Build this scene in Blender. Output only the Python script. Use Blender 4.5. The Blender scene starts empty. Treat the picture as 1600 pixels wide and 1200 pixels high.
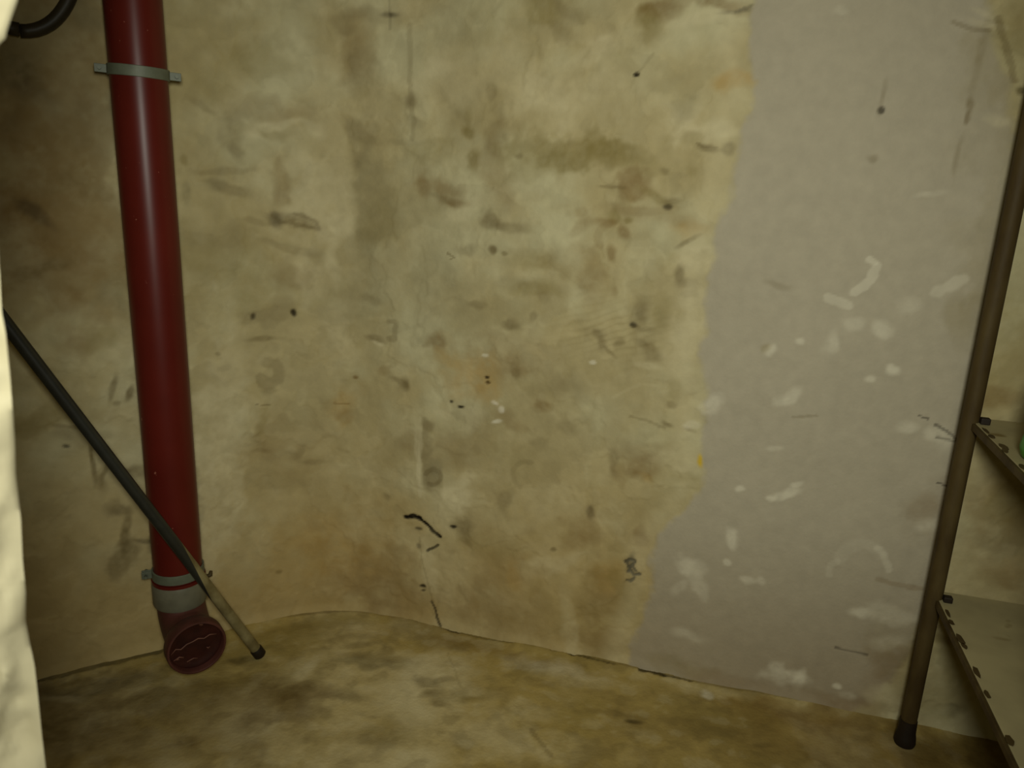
import bpy, bmesh, math, random
import numpy as np
from mathutils import Vector, Matrix

random.seed(4); rng = np.random.default_rng(4)
S = bpy.context.scene
COL = S.collection

# ------------------------------------------------------------ camera
PITCH, ROLL, EYE = math.radians(15.0), math.radians(2.4), 1.1
cam_d = bpy.data.cameras.new('camera'); cam = bpy.data.objects.new('camera', cam_d); COL.objects.link(cam)
cam_d.sensor_width = 36.0; cam_d.lens = 36.0 * 1200 / 1600; cam_d.clip_start = 0.02
fwd = Vector((0, math.cos(PITCH), -math.sin(PITCH))); r0 = Vector((1, 0, 0)); u0 = r0.cross(fwd)
rt = math.cos(ROLL) * r0 + math.sin(ROLL) * u0; up = rt.cross(fwd)
M = Matrix((rt, up, -fwd)).transposed().to_4x4(); M.translation = (0, 0, EYE)
cam.matrix_world = M
cam_d.dof.use_dof = True; cam_d.dof.focus_distance = 1.36; cam_d.dof.aperture_fstop = 5.6
S.camera = cam
# ------------------------------------------------------------ world, lamps, exposure
S.view_settings.view_transform = 'Standard'; S.view_settings.look = 'None'
S.view_settings.gamma = 1.0; S.view_settings.use_curve_mapping = False
S.view_settings.exposure = 0.0
w = bpy.data.worlds.new('cellar_air'); S.world = w; w.use_nodes = True
w.node_tree.nodes['Background'].inputs['Color'].default_value = (1.0, 0.86, 0.36, 1)
w.node_tree.nodes['Background'].inputs['Strength'].default_value = 0.045

def lamp(name, kind, loc, energy, color, target=None, **kw):
    d = bpy.data.lights.new(name, kind); d.energy = energy; d.color = color
    for k, v in kw.items(): setattr(d, k, v)
    o = bpy.data.objects.new(name, d); COL.objects.link(o); o.location = loc
    if target: o.rotation_euler = (Vector(target) - Vector(loc)).to_track_quat('-Z', 'Y').to_euler()
    return o
# hand torch held beside the camera, and a weak fill light added behind it
lamp('hand_torch', 'SPOT', (0.06, -0.12, 1.22), 64.0, (0.99, 1.02, 0.89), (0.04, 1.55, 0.84), spot_size=math.radians(106), spot_blend=1.0, shadow_soft_size=0.10)
lamp('rear_fill', 'POINT', (-0.05, -0.9, 1.75), 9.0, (1.0, 0.92, 0.58), shadow_soft_size=0.25)

# ------------------------------------------------------------ marks surveyed on the walls and the floor, with painted glints and shade, in metres
# wall: u along the foot of the wall, v height; floor: x, y.  centre, radii, angle, amount, kind, softness
WALL_STAINS_GLINTS = [
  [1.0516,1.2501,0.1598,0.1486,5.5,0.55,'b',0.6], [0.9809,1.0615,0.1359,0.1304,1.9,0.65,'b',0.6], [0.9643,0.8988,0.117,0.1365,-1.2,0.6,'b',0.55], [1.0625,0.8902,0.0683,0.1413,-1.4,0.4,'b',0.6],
  [0.9605,1.2523,0.045,0.0664,5.7,0.5,'k',0.7], [0.9743,0.9961,0.0334,0.0146,-40.7,0.45,'k',0.6], [0.9791,0.886,0.051,0.0168,22.9,0.45,'d',0.6], [1.0437,1.0516,0.0643,0.0247,-9.6,0.25,'d',0.7],
  [1.0973,0.8239,0.026,0.053,-2.7,0.35,'g',0.6], [1.0608,0.7393,0.0304,0.0215,-4.3,0.45,'o',0.6], [1.0864,1.1608,0.0664,0.0476,3.8,0.2,'d',0.8], [0.981,0.3766,0.1554,0.2917,-11.3,0.08,'b',0.8],
  [0.9379,0.5853,0.05,0.0244,2.4,0.5,'o',0.5], [0.9871,0.5664,0.0324,0.0041,-11.3,0.5,'d',0.7], [0.9774,0.5257,0.0069,0.0042,-8.5,0.7,'k',0.5], [1.063,0.3632,0.0341,0.016,-25.1,0.75,'d',0.5],
  [1.07,0.3097,0.009,0.0519,-12.4,0.8,'d',0.5], [1.0563,0.2505,0.0228,0.0391,-24.9,0.8,'d',0.5], [1.0712,0.6384,0.0073,0.0276,-15.4,0.75,'d',0.6], [1.0782,0.6067,0.0097,0.0056,-6.8,0.5,'d',0.5],
  [1.109,0.6243,0.0075,0.0168,-18.0,0.8,'d',0.6], [1.102,0.4403,0.0191,0.0193,-10.1,0.75,'d',0.5], [1.1176,0.2707,0.0121,0.0156,-13.4,0.7,'k',0.5], [1.1036,0.2771,0.0185,0.0062,-13.1,0.6,'k',0.5],
  [1.0511,0.5434,0.0145,0.0085,-8.0,0.3,'g',0.6], [1.1143,1.204,0.009,0.0237,4.6,0.45,'g',0.6], [1.0929,1.3551,0.0292,0.0218,-38.9,0.35,'g',0.6], [1.2255,0.4237,0.0097,0.0139,-10.3,0.6,'d',0.5],
  [1.2289,0.3886,0.0084,0.0156,-10.9,0.6,'d',0.5], [1.2242,0.3578,0.0085,0.0126,-11.6,0.6,'d',0.5], [1.2236,0.3019,0.0071,0.0352,-12.6,0.55,'d',0.5], [1.2164,0.2548,0.0086,0.0291,-13.5,0.55,'d',0.5],
  [1.235,0.7467,0.0788,0.0566,-4.2,0.0,'d',0.5], [1.2794,1.0454,0.077,0.263,1.4,0.18,'o',0.9], [1.3097,1.3483,0.1123,0.0968,6.7,0.3,'o',0.8], [1.0872,0.4755,0.0752,0.1463,-9.4,0.15,'l',0.8],
  [1.4039,1.3241,0.08,0.0325,5.3,0.35,'o',0.5], [1.4697,1.402,0.1038,0.0371,4.9,0.2,'o',0.7], [1.6759,1.4195,0.0183,0.0049,0.2,0.85,'k',0.5], [1.6297,1.4166,0.0834,0.0124,0.8,0.35,'d',0.7],
  [1.6083,1.3537,0.0334,0.0632,1.5,0.35,'b',0.6], [1.6288,1.3033,0.0283,0.0513,1.3,0.3,'d',0.7], [1.5814,1.3904,0.023,0.0186,-36.6,0.35,'d',0.6], [1.7265,1.2499,0.0117,0.0194,0.9,0.6,'d',0.5],
  [1.7341,1.2086,0.0173,0.0093,-16.7,0.4,'d',0.6], [1.6207,1.1989,0.0351,0.0326,-16.9,0.4,'d',0.6], [1.6058,1.1382,0.0258,0.027,2.2,0.3,'d',0.7], [1.6296,1.0572,0.0353,0.1246,2.4,0.38,'g',0.55],
  [1.6484,0.9883,0.0449,0.0565,2.8,0.3,'o',0.7], [1.5827,1.0134,0.0144,0.1265,2.4,0.25,'l',0.5], [1.8091,1.2739,0.0868,0.0506,0.4,0.25,'l',0.7], [1.7867,1.3115,0.0317,0.0151,0.1,0.35,'l',0.6],
  [1.7747,1.1439,0.0666,0.0292,1.7,0.35,'o',0.4], [1.7079,1.1658,0.0664,0.008,1.7,0.2,'d',0.5], [1.856,1.1929,0.0145,0.0103,1.2,0.7,'o',0.5], [1.8539,1.216,0.0072,0.0205,0.9,0.45,'o',0.6],
  [1.8779,1.1391,0.013,0.0235,-2.7,0.6,'o',0.5], [1.7562,1.0762,0.0195,0.0231,2.4,0.6,'b',0.5], [1.8132,1.0719,0.0379,0.0222,-20.5,0.45,'b',0.5], [1.8136,1.0489,0.0415,0.0069,-11.0,0.4,'d',0.5],
  [1.8437,1.0422,0.0267,0.0082,-6.3,0.4,'b',0.6], [1.4658,0.9885,0.0545,0.0184,-10.9,0.7,'d',0.2], [1.425,0.9945,0.016,0.0113,-35.5,0.4,'k',0.5], [1.3814,0.9841,0.0295,0.0069,-4.4,0.35,'d',0.5],
  [1.3315,1.0521,0.0487,0.0123,-19.2,0.4,'d',0.5], [1.3059,1.0593,0.0259,0.0158,1.7,0.25,'g',0.6], [1.4052,1.1687,0.045,0.0161,-11.9,0.4,'o',0.4], [1.4297,1.1884,0.0601,0.0104,8.3,0.4,'l',0.4],
  [1.3841,1.1649,0.0149,0.0124,-38.9,0.5,'l',0.5], [1.3487,1.133,0.0121,0.0177,22.2,0.45,'d',0.5], [1.3445,1.1779,0.0233,0.0387,3.7,0.35,'d',0.6], [1.4386,1.0703,0.0189,0.0463,2.1,0.35,'b',0.5],
  [1.5128,1.0387,0.0626,0.0695,2.1,0.35,'l',0.5], [1.5466,0.9839,0.0426,0.0354,2.1,0.35,'l',0.6], [1.4775,1.0097,0.0482,0.0251,1.7,0.2,'l',0.6], [1.4178,1.2214,0.0903,0.0264,-6.1,0.3,'b',0.6],
  [1.2414,1.0445,0.01,0.0208,1.4,0.45,'g',0.5], [1.2396,1.1109,0.0074,0.0115,2.7,0.4,'o',0.5], [1.314,1.0884,0.0713,0.0092,2.2,0.3,'d',0.5], [1.2872,1.218,0.0294,0.0079,-27.2,0.3,'d',0.5],
  [1.5096,1.1876,0.0217,0.0133,2.8,0.3,'l',0.5], [1.549,1.1088,0.0195,0.0546,2.4,0.2,'l',0.6], [1.3048,1.2627,0.0359,0.0234,-15.3,0.25,'o',0.6], [2.0034,1.4254,0.0392,0.021,-0.9,0.6,'o',0.5],
  [2.0506,1.3946,0.0324,0.0163,-27.2,0.35,'d',0.6], [2.0621,1.4176,0.0387,0.0092,-27.3,0.35,'d',0.5], [2.2235,1.3984,0.0189,0.0257,13.5,0.65,'o',0.5], [2.2479,1.4238,0.0399,0.0189,23.3,0.55,'b',0.5],
  [2.3473,1.4318,0.0565,0.014,-8.6,0.65,'b',0.35], [2.3779,1.4159,0.0338,0.0034,6.7,0.6,'k',0.5], [2.321,1.4048,0.0575,0.0137,8.7,0.45,'l',0.5], [2.3943,1.2903,0.0402,0.0191,-7.3,0.65,'y',0.45],
  [2.0441,1.2818,0.1725,0.0603,-8.6,0.35,'l',0.7], [2.006,1.2447,0.0673,0.0432,0.9,0.35,'l',0.6], [2.1178,1.3475,0.0617,0.0146,18.8,0.3,'l',0.6], [2.2974,1.2195,0.047,0.0371,31.3,0.5,'l',0.5],
  [2.3547,1.1947,0.0471,0.0218,16.4,0.5,'l',0.5], [2.3067,1.2491,0.0267,0.0329,0.8,0.35,'g',0.6], [1.8981,1.2644,0.0112,0.02,0.5,0.45,'d',0.5], [1.9334,1.1806,0.0279,0.0306,1.4,0.4,'d',0.6],
  [1.9286,1.1226,0.0339,0.0624,2.0,0.35,'b',0.6], [1.8689,1.1983,0.0576,0.0769,1.1,0.2,'d',0.7], [2.092,1.1472,0.1465,0.0351,-2.9,0.6,'o',0.3], [2.1508,1.1553,0.0366,0.0222,-7.7,0.5,'o',0.5],
  [2.0532,1.1206,0.1078,0.0231,9.6,0.35,'o',0.5], [2.2105,1.1051,0.0286,0.0248,-16.9,0.65,'b',0.35], [2.1955,1.0818,0.0104,0.0177,2.5,0.5,'b',0.5], [2.2603,1.0784,0.0413,0.0074,-24.4,0.5,'o',0.5],
  [2.2836,1.0607,0.0076,0.0063,2.8,0.75,'k',0.5], [2.29,1.0735,0.0176,0.0075,2.6,0.5,'d',0.5], [2.1687,1.0895,0.0262,0.0038,2.4,0.3,'d',0.5], [2.1799,1.0275,0.0184,0.0142,3.0,0.65,'o',0.5],
  [2.2129,1.0267,0.0104,0.0064,3.1,0.5,'o',0.5], [2.106,1.0327,0.0121,0.0104,2.9,0.35,'b',0.5], [2.2304,1.0518,0.0773,0.0102,5.8,0.35,'b',0.6], [2.355,1.1686,0.0221,0.0071,-10.0,0.6,'d',0.5],
  [2.3941,1.1638,0.0119,0.0131,1.7,0.7,'d',0.5], [2.3254,1.1845,0.022,0.012,1.5,0.35,'o',0.5], [2.2698,1.1831,0.0174,0.0193,1.5,0.3,'o',0.6], [1.9186,1.0056,0.0284,0.0179,-20.5,0.6,'d',0.3],
  [1.9621,0.9945,0.0397,0.0135,-8.1,0.45,'d',0.5], [1.8441,1.026,0.0374,0.0163,12.0,0.35,'l',0.6], [1.721,1.4292,0.0567,0.0146,-0.5,0.2,'l',0.6], [1.9037,1.4199,0.0817,0.0475,-1.0,0.25,'o',0.7],
  [1.8204,1.4096,0.0424,0.0484,-1.1,0.2,'d',0.7], [2.3242,1.1339,0.0123,0.0122,2.0,0.35,'o',0.6], [2.3086,1.0369,0.0634,0.0175,-6.8,0.3,'b',0.6], [2.2685,1.1283,0.0101,0.0074,2.0,0.35,'d',0.5],
  [2.2032,1.3032,0.0062,0.0047,0.3,0.95,'k',0.3], [1.9726,1.1434,0.0083,0.0051,1.8,0.4,'d',0.5], [1.3558,0.8684,0.1291,0.0682,-6.4,0.42,'o',0.6], [1.4525,0.8746,0.0488,0.0362,0.2,0.3,'b',0.6],
  [1.2999,0.9523,0.1052,0.0272,-0.2,0.2,'d',0.7], [1.4849,0.8821,0.0253,0.0697,0.9,0.35,'l',0.5], [1.5377,0.8977,0.0143,0.0436,1.8,0.35,'l',0.5], [1.4579,0.7808,0.0085,0.0074,-21.6,0.95,'k',0.4],
  [1.368,0.776,0.0055,0.0088,-2.5,0.8,'k',0.5], [1.4142,0.7801,0.0561,0.0236,-1.5,0.3,'d',0.6], [1.3838,0.7221,0.0337,0.006,-3.0,0.5,'d',0.5], [1.2853,0.6922,0.0068,0.0044,-4.9,0.5,'d',0.5],
  [1.2973,0.6616,0.0137,0.0059,16.3,0.4,'d',0.5], [1.644,0.7196,0.0212,0.0094,-15.9,0.55,'d',0.5], [1.6471,0.7122,0.0152,0.0047,-15.8,0.5,'l',0.4], [1.6292,0.8135,0.0209,0.0122,-16.4,0.4,'d',0.5],
  [1.7085,0.6202,0.014,0.0146,-14.1,0.7,'d',0.5], [1.6941,0.6281,0.0217,0.0065,-14.5,0.4,'d',0.5], [1.5938,0.6282,0.0061,0.0047,3.1,0.7,'b',0.5], [1.5564,0.7349,0.0296,0.0914,1.7,0.25,'l',0.6],
  [1.5533,0.5602,0.0394,0.0416,1.3,0.45,'y',0.6], [1.5604,0.5315,0.0305,0.0129,1.6,0.35,'b',0.6], [1.795,0.7225,0.0253,0.021,5.8,0.6,'b',0.5], [1.821,0.6876,0.0365,0.0158,-18.2,0.4,'y',0.5],
  [1.877,0.6564,0.0765,0.0589,-7.9,0.55,'y',0.6], [1.9592,0.7102,0.0897,0.044,5.9,0.35,'b',0.7], [1.7641,0.5335,0.0188,0.0182,-12.8,0.5,'d',0.5], [1.3787,0.5311,0.0116,0.0408,-5.8,0.35,'o',0.6],
  [1.2696,0.4126,0.0657,0.2987,-10.1,0.48,'l',0.35], [1.393,0.6,0.0144,0.0077,-4.4,0.35,'d',0.5], [1.4532,0.4409,0.0123,0.0254,-30.6,0.35,'d',0.5], [1.3725,0.4523,0.0205,0.0064,-7.2,0.4,'d',0.5],
  [1.7245,0.8785,0.1393,0.1736,4.0,0.22,'g',0.8], [1.6026,0.8564,0.0598,0.0883,2.9,0.2,'g',0.7], [1.8013,0.8983,0.0615,0.0569,4.2,0.2,'g',0.7], [1.727,0.4806,0.033,0.0195,7.3,0.3,'b',0.6],
  [1.6625,0.6486,0.0158,0.0125,4.9,0.3,'b',0.6], [1.388,0.4745,0.0439,0.0639,-6.3,0.2,'b',0.7], [1.4544,0.9319,0.0686,0.0086,-11.6,0.3,'d',0.5], [1.9235,0.9487,0.0102,0.0082,3.7,0.75,'d',0.5],
  [1.9499,0.9422,0.0058,0.0041,3.7,0.5,'d',0.5], [1.8642,0.9476,0.024,0.0111,3.8,0.4,'d',0.6], [2.0149,0.9301,0.0563,0.0192,-7.7,0.42,'o',0.5], [2.0109,0.8651,0.0571,0.0167,-0.4,0.5,'o',0.5],
  [1.9669,0.8826,0.0432,0.014,-5.3,0.3,'d',0.6], [2.0334,0.846,0.014,0.0142,-25.1,0.35,'d',0.6], [1.8829,0.8249,0.0213,0.0115,5.0,0.45,'d',0.5], [2.0138,0.8064,0.0071,0.0115,-14.8,0.35,'d',0.5],
  [2.1277,0.9082,0.0328,0.0323,4.2,0.4,'b',0.6], [2.1441,0.8687,0.0192,0.0354,4.6,0.25,'b',0.6], [2.1847,0.8747,0.0108,0.0122,4.5,0.4,'b',0.6], [2.1854,0.9549,0.0107,0.0158,3.8,0.5,'b',0.5],
  [2.2085,0.9994,0.0116,0.0184,38.3,0.55,'b',0.5], [2.1077,1.0067,0.0215,0.0132,22.6,0.4,'b',0.6], [2.1608,1.0161,0.0266,0.0078,3.1,0.5,'b',0.5], [2.0775,0.9384,0.0553,0.0269,3.8,0.2,'b',0.7],
  [2.3221,0.9225,0.0103,0.0233,-10.9,0.7,'d',0.4], [2.3422,0.9005,0.0232,0.0117,-15.7,0.7,'d',0.45], [2.3465,0.8825,0.0179,0.0079,4.7,0.5,'d',0.5], [2.3345,0.9916,0.0248,0.0051,32.2,0.6,'d',0.5],
  [2.3356,1.0195,0.0375,0.0202,3.2,0.35,'y',0.6], [2.3335,0.8443,0.0103,0.016,5.1,0.35,'o',0.6], [2.3613,0.9512,0.0326,0.0333,4.0,0.5,'l',0.35], [2.3668,0.834,0.0358,0.0664,5.3,0.42,'l',0.5],
  [2.248,0.8407,0.0187,0.0324,-15.2,0.55,'d',0.55], [2.237,0.8111,0.0081,0.0055,5.3,0.8,'k',0.4], [2.2575,0.8075,0.0267,0.0068,-2.7,0.4,'d',0.5], [2.2939,0.8474,0.0183,0.0348,5.0,0.35,'o',0.6],
  [2.1645,0.7738,0.0219,0.0197,-25.0,0.6,'d',0.5], [2.1433,0.7788,0.0277,0.0112,-4.6,0.35,'d',0.5], [2.1911,0.7511,0.0164,0.0042,-40.4,0.5,'d',0.5], [2.2787,0.7643,0.0189,0.0246,26.3,0.55,'d',0.5],
  [2.2126,0.7757,0.0109,0.0097,5.6,0.4,'d',0.5], [2.2601,0.7762,0.0134,0.0083,-14.8,0.4,'d',0.5], [1.9711,0.7826,0.0218,0.0101,-6.5,0.6,'d',0.45], [1.9903,0.6797,0.0119,0.0177,6.2,0.45,'d',0.5],
  [1.9927,0.6917,0.0267,0.0205,6.1,0.25,'b',0.6], [2.0534,0.6021,0.0236,0.0134,7.0,0.5,'b',0.5], [2.0945,0.6516,0.0578,0.0293,6.6,0.3,'d',0.7], [2.1144,0.5618,0.0204,0.0135,7.5,0.35,'d',0.6],
  [2.3294,0.6051,0.0135,0.0058,-24.4,0.6,'d',0.5], [2.3773,0.5973,0.0133,0.0043,-22.3,0.6,'d',0.5], [2.3787,0.6103,0.0159,0.0099,7.7,0.5,'w',0.5], [2.3348,0.6488,0.0107,0.0071,7.2,0.4,'d',0.5],
  [2.3359,0.68,0.0133,0.0224,6.9,0.3,'o',0.6], [2.2709,0.7287,0.0269,0.0084,-4.1,0.4,'l',0.5], [2.336,0.7496,0.0525,0.0411,6.1,0.25,'l',0.6], [1.9171,0.6611,0.006,0.0038,-3.3,0.95,'k',0.3],
  [1.9191,0.6493,0.0061,0.0038,-3.2,0.95,'k',0.3], [1.8552,0.5833,0.0078,0.004,-7.1,0.95,'k',0.3], [1.8309,0.5955,0.0048,0.0046,7.4,0.8,'k',0.4], [1.9376,0.6016,0.0089,0.0047,-13.3,0.9,'w',0.4],  # the white dot is a painted glint of the lamp
  [1.9534,0.5883,0.0076,0.0076,7.1,0.9,'w',0.4], [1.9454,0.5581,0.0126,0.0045,21.9,0.8,'w',0.4], [1.9093,0.7124,0.0076,0.0044,6.1,0.6,'w',0.4], [2.1544,0.719,0.007,0.0043,6.0,0.6,'w',0.4],  # first two white dots are painted glints as well
  [1.8798,0.5571,0.0287,0.0217,7.8,0.45,'l',0.5], [1.8072,0.5707,0.0227,0.0125,7.5,0.35,'l',0.5], [1.9171,0.6158,0.039,0.0313,-13.2,0.4,'y',0.6], [1.9725,0.5693,0.0444,0.0157,-13.2,0.35,'b',0.6],
  [1.8561,0.546,0.0484,0.0312,8.0,0.2,'d',0.6], [2.0503,0.5182,0.021,0.0122,7.8,0.3,'d',0.5], [2.2736,0.5343,0.0628,0.0207,8.3,0.3,'b',0.6], [1.8573,0.4989,0.065,0.038,8.5,0.3,'b',0.7],
  [1.7681,0.4699,0.0165,0.0728,7.9,0.45,'d',0.5], [1.7938,0.4002,0.0201,0.0296,8.9,0.4,'d',0.6], [1.8015,0.4341,0.0166,0.0228,8.7,0.35,'k',0.6], [1.7519,0.4433,0.0066,0.098,8.0,0.45,'l',0.5],
  [1.8636,0.379,0.0364,0.0393,9.7,0.65,'l',0.45], [1.8836,0.423,0.0228,0.0161,9.2,0.35,'l',0.5], [1.6155,0.1072,0.1224,0.0963,-16.4,0.42,'b',0.35], [1.595,0.1951,0.1144,0.0886,4.0,0.28,'y',0.6],
  [1.6951,0.0633,0.1223,0.073,9.6,0.3,'b',0.6], [1.5308,0.1761,0.0791,0.1066,-0.8,0.2,'y',0.7], [1.8791,0.2905,0.0267,0.0334,10.5,0.55,'d',0.5], [1.8769,0.2479,0.0202,0.0203,11.0,0.45,'d',0.6],
  [1.8286,0.3147,0.0271,0.0502,10.3,0.25,'l',0.6], [1.8461,0.2809,0.0081,0.0044,-4.6,0.95,'k',0.3], [1.7673,0.1055,0.0102,0.0055,0.9,0.9,'k',0.3], [1.7675,0.093,0.007,0.0036,11.3,0.7,'k',0.3],
  [1.6714,0.3241,0.0127,0.0089,-25.2,0.4,'d',0.5], [1.7538,0.2574,0.0086,0.0052,9.6,0.7,'k',0.4], [1.7508,0.2102,0.0052,0.007,10.0,0.5,'k',0.4], [1.4461,0.4529,0.0891,0.0814,-4.0,0.15,'b',0.8],
  [1.3983,0.3591,0.0898,0.0331,-7.4,0.2,'d',0.7], [1.4898,0.4141,0.0302,0.0066,-2.1,0.35,'d',0.5], [1.4854,0.2396,0.0232,0.013,-45.9,0.25,'b',0.6], [1.3989,0.1314,0.0078,0.0053,-10.4,0.5,'d',0.4],
  [1.4199,0.1152,0.2029,0.1064,-9.2,0.2,'y',0.8], [1.7891,0.1524,0.0255,0.0839,25.4,0.3,'l',0.5], [1.8995,0.158,0.1012,0.0692,11.6,0.15,'b',0.7], [1.9727,0.3725,0.0247,0.0329,-1.3,0.45,'d',0.6],
  [1.9839,0.4779,0.0616,0.0313,8.1,0.2,'o',0.7], [1.9455,0.2523,0.0811,0.0335,10.3,0.2,'o',0.7], [2.2199,0.498,0.013,0.0326,18.7,0.42,'d',0.6], [2.2364,0.4686,0.0171,0.0242,8.8,0.35,'b',0.6],
  [2.2839,0.4955,0.0331,0.0242,-18.3,0.55,'b',0.5], [2.2928,0.4728,0.0139,0.0091,-34.6,0.4,'y',0.5], [2.1713,0.3632,0.0133,0.0173,9.5,0.75,'k',0.55], [2.1659,0.332,0.0388,0.0381,9.8,0.35,'b',0.6],
  [2.1457,0.2963,0.0379,0.0154,30.3,0.35,'b',0.6], [2.0927,0.2655,0.0077,0.0049,10.3,0.6,'d',0.4], [2.2949,0.3312,0.0168,0.0255,-11.7,0.55,'b',0.5], [2.2919,0.3149,0.0289,0.0157,10.6,0.3,'b',0.6],
  [2.2749,0.2572,0.0114,0.0228,-5.5,0.85,'k',0.6], [2.2866,0.2385,0.0129,0.0066,-5.3,0.8,'k',0.5], [2.2765,0.2185,0.0124,0.0046,32.2,0.8,'k',0.5], [1.9682,0.076,0.1215,0.0716,3.3,0.38,'b',0.5],
  [2.0488,0.0841,0.097,0.0692,11.9,0.18,'o',0.7], [2.222,0.171,0.0681,0.0495,11.7,0.45,'b',0.5], [2.2405,0.2243,0.0596,0.0259,11.3,0.35,'y',0.6], [2.223,0.0525,0.0678,0.0383,1.7,0.45,'b',0.5],
  [2.2808,0.1833,0.0297,0.0652,11.9,0.35,'o',0.6], [2.1439,0.0783,0.0157,0.0941,12.1,0.3,'l',0.5], [2.0655,0.3714,0.0612,0.0478,9.2,0.2,'l',0.7], [2.0963,0.2297,0.0652,0.022,30.6,0.3,'l',0.6],
  [1.9959,0.194,0.0645,0.0507,10.8,0.25,'b',0.7], [2.0124,0.1801,0.0161,0.0339,10.9,0.25,'y',0.6], [2.363,0.466,0.0548,0.0742,9.2,0.25,'o',0.7], [2.3303,0.5205,0.0556,0.0203,19.1,0.25,'l',0.6],
  [2.3736,0.4975,0.0326,0.0147,8.9,0.3,'o',0.6], [2.217,0.1364,0.0915,0.1,12.0,0.25,'o',0.8], [2.124,0.1511,0.0937,0.0504,11.4,0.1,'o',0.8], [1.0182,0.4838,0.0059,0.0488,-2.0,0.8,'d',0.5],
  [1.0246,0.4332,0.012,0.0205,2.0,0.65,'d',0.6], [1.04,0.4569,0.0063,0.0227,-23.5,0.65,'d',0.6], [1.0364,0.5126,0.0172,0.0056,-20.3,0.4,'d',0.6], [0.9945,0.5472,0.0256,0.0139,-8.0,0.35,'d',0.7]
]
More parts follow.
